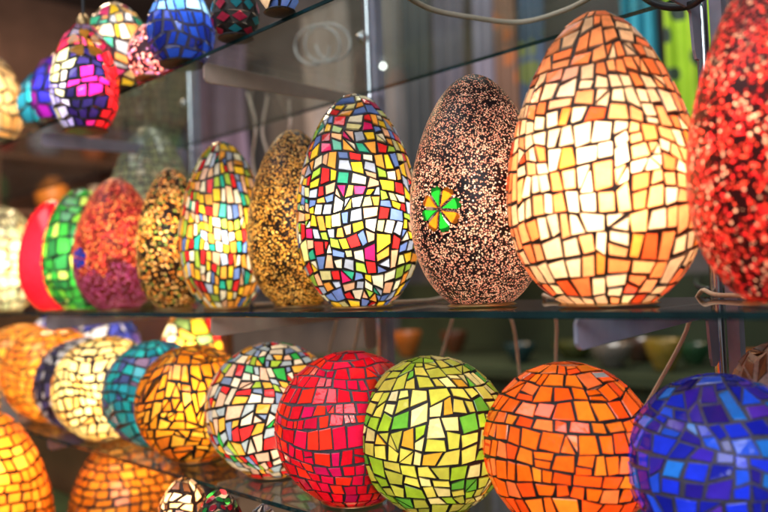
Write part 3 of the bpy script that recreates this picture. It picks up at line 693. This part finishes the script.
# patchwork egg: sectors of different patterns round its axis
b7 = ray(86, 132)*1.32; R7 = 32*1.32/FPX; H7 = 108*1.32/FPX; tc = math.atan2(-b7.y, -b7.x); pr7 = random.Random(9)
def pal_patch(t_, z):
    a = (t_ - tc + math.pi) % (2*math.pi) - math.pi          # 0 faces the street
    if z > H7*.72: return pr7.choice(((.80, .04, .14), (.85, .10, .30), (.90, .36, .05), (.30, .20, .35)))
    if a < -.45: return pr7.choice(((.82, .84, .50), (.70, .74, .45), (.85, .80, .70))) if z > H7*.4 else pr7.choice(((.45, .42, .80), (.60, .60, .88), (.78, .80, .55)))
    if a < .52: return pr7.choice(((.03, .015, .14), (.02, .015, .10), (.85, .02, .34)))
    return pr7.choice(((.88, .02, .03), (.80, .01, .02)))
pf = egg_profile(R7, H7, .18, -.88)
L7 = lamp(EL, 'patchwork egg lamp with pale green, navy and red panels hanging before the upper shelf', 'lamp', 'hanging egg lamps', b7, pf, mosaic(pf, random.Random(12), .018, .018, .0028, pal_patch, split=0, slant=.1), [T_LIT, G_DARK], 1.5, (1, .85, .72), .45, .35, foot_mat=BLACK)
cp = MB(); cp.rev([(.012, -.004), (.012, .006), (.006, .016), (.002, .018)], 20); cp.build('cap', BRASS, L7, (0, 0, H7+.004))
cp = MB(); cp.tube([(0, 0, H7+.02), (0, 0, H7+.4), (0, 0, 2.6-b7.z)], .003, 8); cp.build('hanging_cord', BLACK, L7)
petals(L7, pf, 85, 42, .030, [(.95, .42, .05)], 5, matl=T_DIM)
up_lamp(408, 55, 122, 22, 3.0, 'violet egg lamp with a magenta glow left of the patchwork egg', ramp_pal((2, (.15, .03, .55)), (2, (.45, .02, .45)), (1, (.25, .03, .30)), (1, (.05, .05, .60))), [T_LIT, G_DARK], 1.8, .025, .025, (1, .75, .9))
up_lamp(409, 34, 126, 15, 3.4, 'narrow teal egg lamp beside the violet egg on the upper shelf', ramp_pal((2, (.02, .25, .38)), (1, (.02, .38, .50))), [T_LIT, G_DARK], 1.2, .028, .028)
up_lamp(410, -4, 141, 26, 3.2, 'warm cream egg lamp at the left end of the upper shelf', ramp_pal((3, (.95, .72, .40)), (1, (.9, .55, .22))), [T_LIT, G_BROWN], 3.0, .03, .03, (1, .75, .45))
b = on_z(415, 8, Z_TOP); 

# cords lying on and under the upper shelf
def loose_cord(pts, rad, mat_, label, name='power_cable'):
    c = MB(); c.tube(catmull(pts, 10), rad, 8); return tag(c.build(name, mat_), label, 'cable')
loop = []
for k in range(26):
    a = k*.62; p = on_y(310+20*math.cos(a)+k*1.0, 46+19*math.sin(a)-k*.2, 1.075+.004*(k % 3)); loop.append(p)
loose_cord(loop, .0024, principled('grey_cord', (.8, .76, .72), .5), 'coiled pale grey cable hanging behind the upper glass shelf')
loose_cord([on_z(392, -14, Z_TOP+.004), on_z(428, 8, Z_TOP+.004), on_z(470, 17, Z_TOP+.004), on_z(520, 22, Z_TOP+.004), on_z(565, 10, Z_TOP+.004), on_z(600, -8, Z_TOP+.004)], .004, CORD, 'beige cable lying along the upper glass shelf above the flower egg')
loose_cord([on_y(640, -6, 1.0), on_y(655, 3, 1.0), on_y(672, 7, 1.0), on_y(690, 5, 1.0), on_y(704, -4, 1.0)], .0055, BLACK, 'thick black cable sagging under the upper shelf above the lime cloth')
for (x0, y0, x1, y1, sw, lab) in ((247, 92, 258, 190, .02, 'brown cord hanging leftmost below the upper shelf'), (268, 96, 266, 190, -.02, 'brown cord hanging in the middle of three below the upper shelf'), (289, 100, 280, 180, .015, 'brown cord hanging rightmost of three below the upper shelf')):
    a, z = on_y(x0, y0, 1.07), on_y(x1, y1, 1.07); loose_cord([a, a.lerp(z, .35)+Vector((sw, 0, 0)), a.lerp(z, .7)+Vector((-sw*.4, 0, 0)), z], .0032, CORD, lab)
a = Z_MID+.0065
loose_cord([on_z(742, 290, a), on_z(722, 288, a), on_z(705, 289, a), on_z(697, 283, a)+Vector((0, 0, .006)), on_z(700, 276, a)+Vector((0, 0, .012)), on_z(712, 278, a)+Vector((0, 0, .004)), on_z(728, 283, a)], .0055, BLACK, 'black cable with its loop lying on the middle shelf by the red egg')

# ------------------------------------------------------------------ shop behind the display
def cloth(name, px0, px1, Y, ztop, zbot, col, label, cat, seed, folds=5, amp=.035, col2=None, pattern=None):
    r_ = random.Random(seed); a = on_y(px0, 100, Y); b = on_y(px1, 100, Y); n = 60; k = 14; mb = MB(); V = []; F = []
    ph = [r_.uniform(0, 6.28) for _ in range(3)]
    for j in range(k+1):
        z = ztop+(zbot-ztop)*j/k
        for i in range(n+1):
            t = i/n; x = a.x+(b.x-a.x)*t*(1-.03*math.sin(j*.7+ph[2]))
            V.append((x, Y+amp*(.35+.65*j/k)*(math.sin(t*folds*6.28+ph[0]+j*.08)+.4*math.sin(t*folds*13+ph[1])), z+.012*math.sin(t*folds*6.28+ph[2])*(j == k)))
    for j in range(k):
        for i in range(n): F.append((j*(n+1)+i, j*(n+1)+i+1, (j+1)*(n+1)+i+1, (j+1)*(n+1)+i))
    mb.add(V, F, 0, (1, 1, 1), True)
    t = NT(name+'_weave'); co = t.obj(); nz = t.noise(co, 7, 3)
    c = t.ramp(nz, [(.35, col), (.7, tuple(x*.8 for x in col))])
    if pattern:
        vo = t.n('ShaderNodeTexVoronoi'); t.l(co, vo.inputs['Vector']); vo.inputs['Scale'].default_value = pattern[1]
        c = t.mixc(t.math('LESS_THAN', t.math('ADD', vo.outputs['Distance'], t.math('MULTIPLY', nz, .3)), pattern[2]), c, (*pattern[0], 1))
    p = t.set(t.n('ShaderNodeBsdfPrincipled'), Base_Color=c, Roughness=.85); mt = t.done(p.outputs[0])
    o = mb.build(name, mt); so = o.modifiers.new('thick', 'SOLIDIFY'); so.thickness = .004
    return tag(o, label, cat, 'cloths hanging at the back of the shop')
YC = 2.7
for i, (p0, p1, dy, c, lab, pat) in enumerate((
    (372, 402, .10, (.15, .14, .14), 'mid grey cloth hanging left of the pink beaded egg', None),
    (408, 432, .0, (.05, .055, .06), 'black cloth hanging behind the multicoloured egg', None),
    (436, 470, .06, (.11, .10, .13), 'mauve grey cloth hanging behind the flower egg', None),
    (474, 500, .12, (.22, .20, .26), 'dull lilac cloth hanging above the flower egg', None),
    (500, 520, .02, (.17, .09, .06), 'brown cloth with rust blotches hanging beside the lilac cloth', ((.32, .10, .03), 8, .5)),
    (522, 546, .05, (.05, .08, .13), 'slate blue cloth with olive blotches left of the turquoise one', ((.12, .15, .04), 7, .5)),
    (628, 660, .0, (.02, .26, .36), 'turquoise cloth hanging behind the big lit egg', None),
    (658, 676, .1, (.06, .05, .05), 'black cloth between the turquoise and lime cloths', None),
    (672, 726, .0, (.33, .55, .02), 'lime green cloth printed with dark blotches', ((.03, .05, .04), 7, .50)),
    (735, 800, .1, (.16, .16, .20), 'dark grey cloth right of the lime green one', None),
    (196, 246, .55, (.17, .14, .25), 'violet grey cloth hanging behind the smaller multicoloured egg', None),
    (262, 300, .5, (.03, .18, .28), 'blue green cloth hanging behind the gold speckled egg', None),
    (304, 350, .35, (.22, .20, .20), 'warm grey cloth hanging behind the bracket of the upper shelf', None))):
    cloth('hanging_cloth', p0, p1, YC+dy, 1.95 if p0 > 370 or p0 < 200 else (.92 if p0 < 300 else 1.75), .12+.03*i % .1, c, lab, 'cloth', 500+i, 2.2, .03, pattern=pat)
rail = MB(); rail.tube([(-5.2, YC+.05, 1.97), (.6, YC+.05, 1.97)], .015, 12); tag(rail.build('clothes_rail', CHROME), 'chrome rail carrying the hanging cloths at the back', 'rail')
rk = empty('wooden_rack', (-5.6, 2.3, FLOOR)); tag(rk, 'brown wooden rack of jars at the far left end of the shop', 'rack')
RACKM = principled('rack_wood', (.16, .075, .045), .6, 0, .4, 6)
RZ = (.62, 1.02, 1.42)
for z in RZ: m = MB(); m.box((-.18, -1.35, z-FLOOR-.03), (.18, 1.25, z-FLOOR)); m.build('board', RACKM, rk)
for y in (-1.35, -.5, .4, 1.22): m = MB(); m.box((-.17, y-.02, 0), (.17, y+.02, 3.1)); m.build('upright', RACKM, rk)
r_ = random.Random(31); ords = ('first', 'second', 'third', 'fourth', 'fifth', 'sixth', 'seventh')
jc = [('rust', (.50, .13, .04)), ('dark red', (.40, .03, .03)), ('orange', (.80, .28, .04)), ('brown', (.18, .08, .05)), ('grey blue', (.20, .26, .38)), ('cream', (.62, .52, .40)), ('dark green', (.04, .16, .06))]
jm = {nm: principled(nm.replace(' ', '_')+'_earthenware', c, .4, 0, .35, 9) for nm, c in jc}
for bi, z in enumerate(RZ[:2]):
    for q in range(7):
        nm, c = jc[(q*3+bi*2) % 7]; R = .10+.04*r_.random(); h = .22+.10*r_.random()
        mb = MB(); mb.rev([(0, .001), (R*.6, .001), (R*.95, h*.35), (R, h*.55), (R*.8, h*.8), (R*.5, h*.88), (R*.5, h*.95), (R*.62, h), (R*.5, h*.99), (R*.4, h*.9), (0, h*.5)], 28)
        tag(mb.build('earthenware_jar', jm[nm], None, (-5.6+r_.uniform(-.03, .03), 1.12+q*.365+r_.uniform(-.03, .03), z+.001)), nm+' jar, '+ords[q]+' from the left on the '+('lower', 'upper')[bi]+' board of the far rack', 'jar', 'jars on the far rack')
# a thin red ribbon hanging beneath the upper shelf
a = on_y(190, 76, 1.2); z0 = a.z; mb = MB(); pr = []
mb.tube([a+Vector((0, 0, .10)), a, a+Vector((.003, 0, -.045)), a+Vector((.006, .002, -.085))], lambda t: .009*(1-.55*t), 8)
tag(mb.build('hanging_ribbon', principled('scarlet_ribbon', (.85, .05, .02), .5)), 'thin scarlet ribbon hanging under the blue egg lamp', 'ribbon')
# a back table with glazed bowls, below the middle shelf
tb = empty('back_table', (-1.0, 3.05, FLOOR)); tag(tb, 'long dark table behind the display with glazed bowls on it', 'table')
GREENW = principled('dark_green_paint', (.035, .055, .022), .6, 0, .4, 5)
m = MB(); m.box((-2.2, -.4, .83), (1.6, .4, .87)); m.build('table_top', GREENW, tb)
m = MB(); m.box((-2.15, -.36, .02), (1.55, -.34, .83)); m.build('front_panel', GREENW, tb)
m = MB(); m.box((-2.2, .37, .872), (1.6, .395, 1.25)); m.build('back_panel', GREENW, tb)
for sx in (-2.1, 1.45):
    for sy in (-.33, .3):
        m = MB(); m.box((sx, sy, 0), (sx+.05, sy+.05, .83)); m.build('leg', GREENW, tb)
r_ = random.Random(8)
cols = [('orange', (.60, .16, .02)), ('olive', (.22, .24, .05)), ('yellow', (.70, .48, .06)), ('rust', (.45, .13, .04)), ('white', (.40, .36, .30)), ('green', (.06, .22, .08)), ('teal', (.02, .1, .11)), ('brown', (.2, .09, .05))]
zt = FLOOR+.871
where = ['behind the orange globe', 'behind the cord by the bracket', 'beside the right shelf post', 'behind the lime globe', 'behind the red globe']
k = 0
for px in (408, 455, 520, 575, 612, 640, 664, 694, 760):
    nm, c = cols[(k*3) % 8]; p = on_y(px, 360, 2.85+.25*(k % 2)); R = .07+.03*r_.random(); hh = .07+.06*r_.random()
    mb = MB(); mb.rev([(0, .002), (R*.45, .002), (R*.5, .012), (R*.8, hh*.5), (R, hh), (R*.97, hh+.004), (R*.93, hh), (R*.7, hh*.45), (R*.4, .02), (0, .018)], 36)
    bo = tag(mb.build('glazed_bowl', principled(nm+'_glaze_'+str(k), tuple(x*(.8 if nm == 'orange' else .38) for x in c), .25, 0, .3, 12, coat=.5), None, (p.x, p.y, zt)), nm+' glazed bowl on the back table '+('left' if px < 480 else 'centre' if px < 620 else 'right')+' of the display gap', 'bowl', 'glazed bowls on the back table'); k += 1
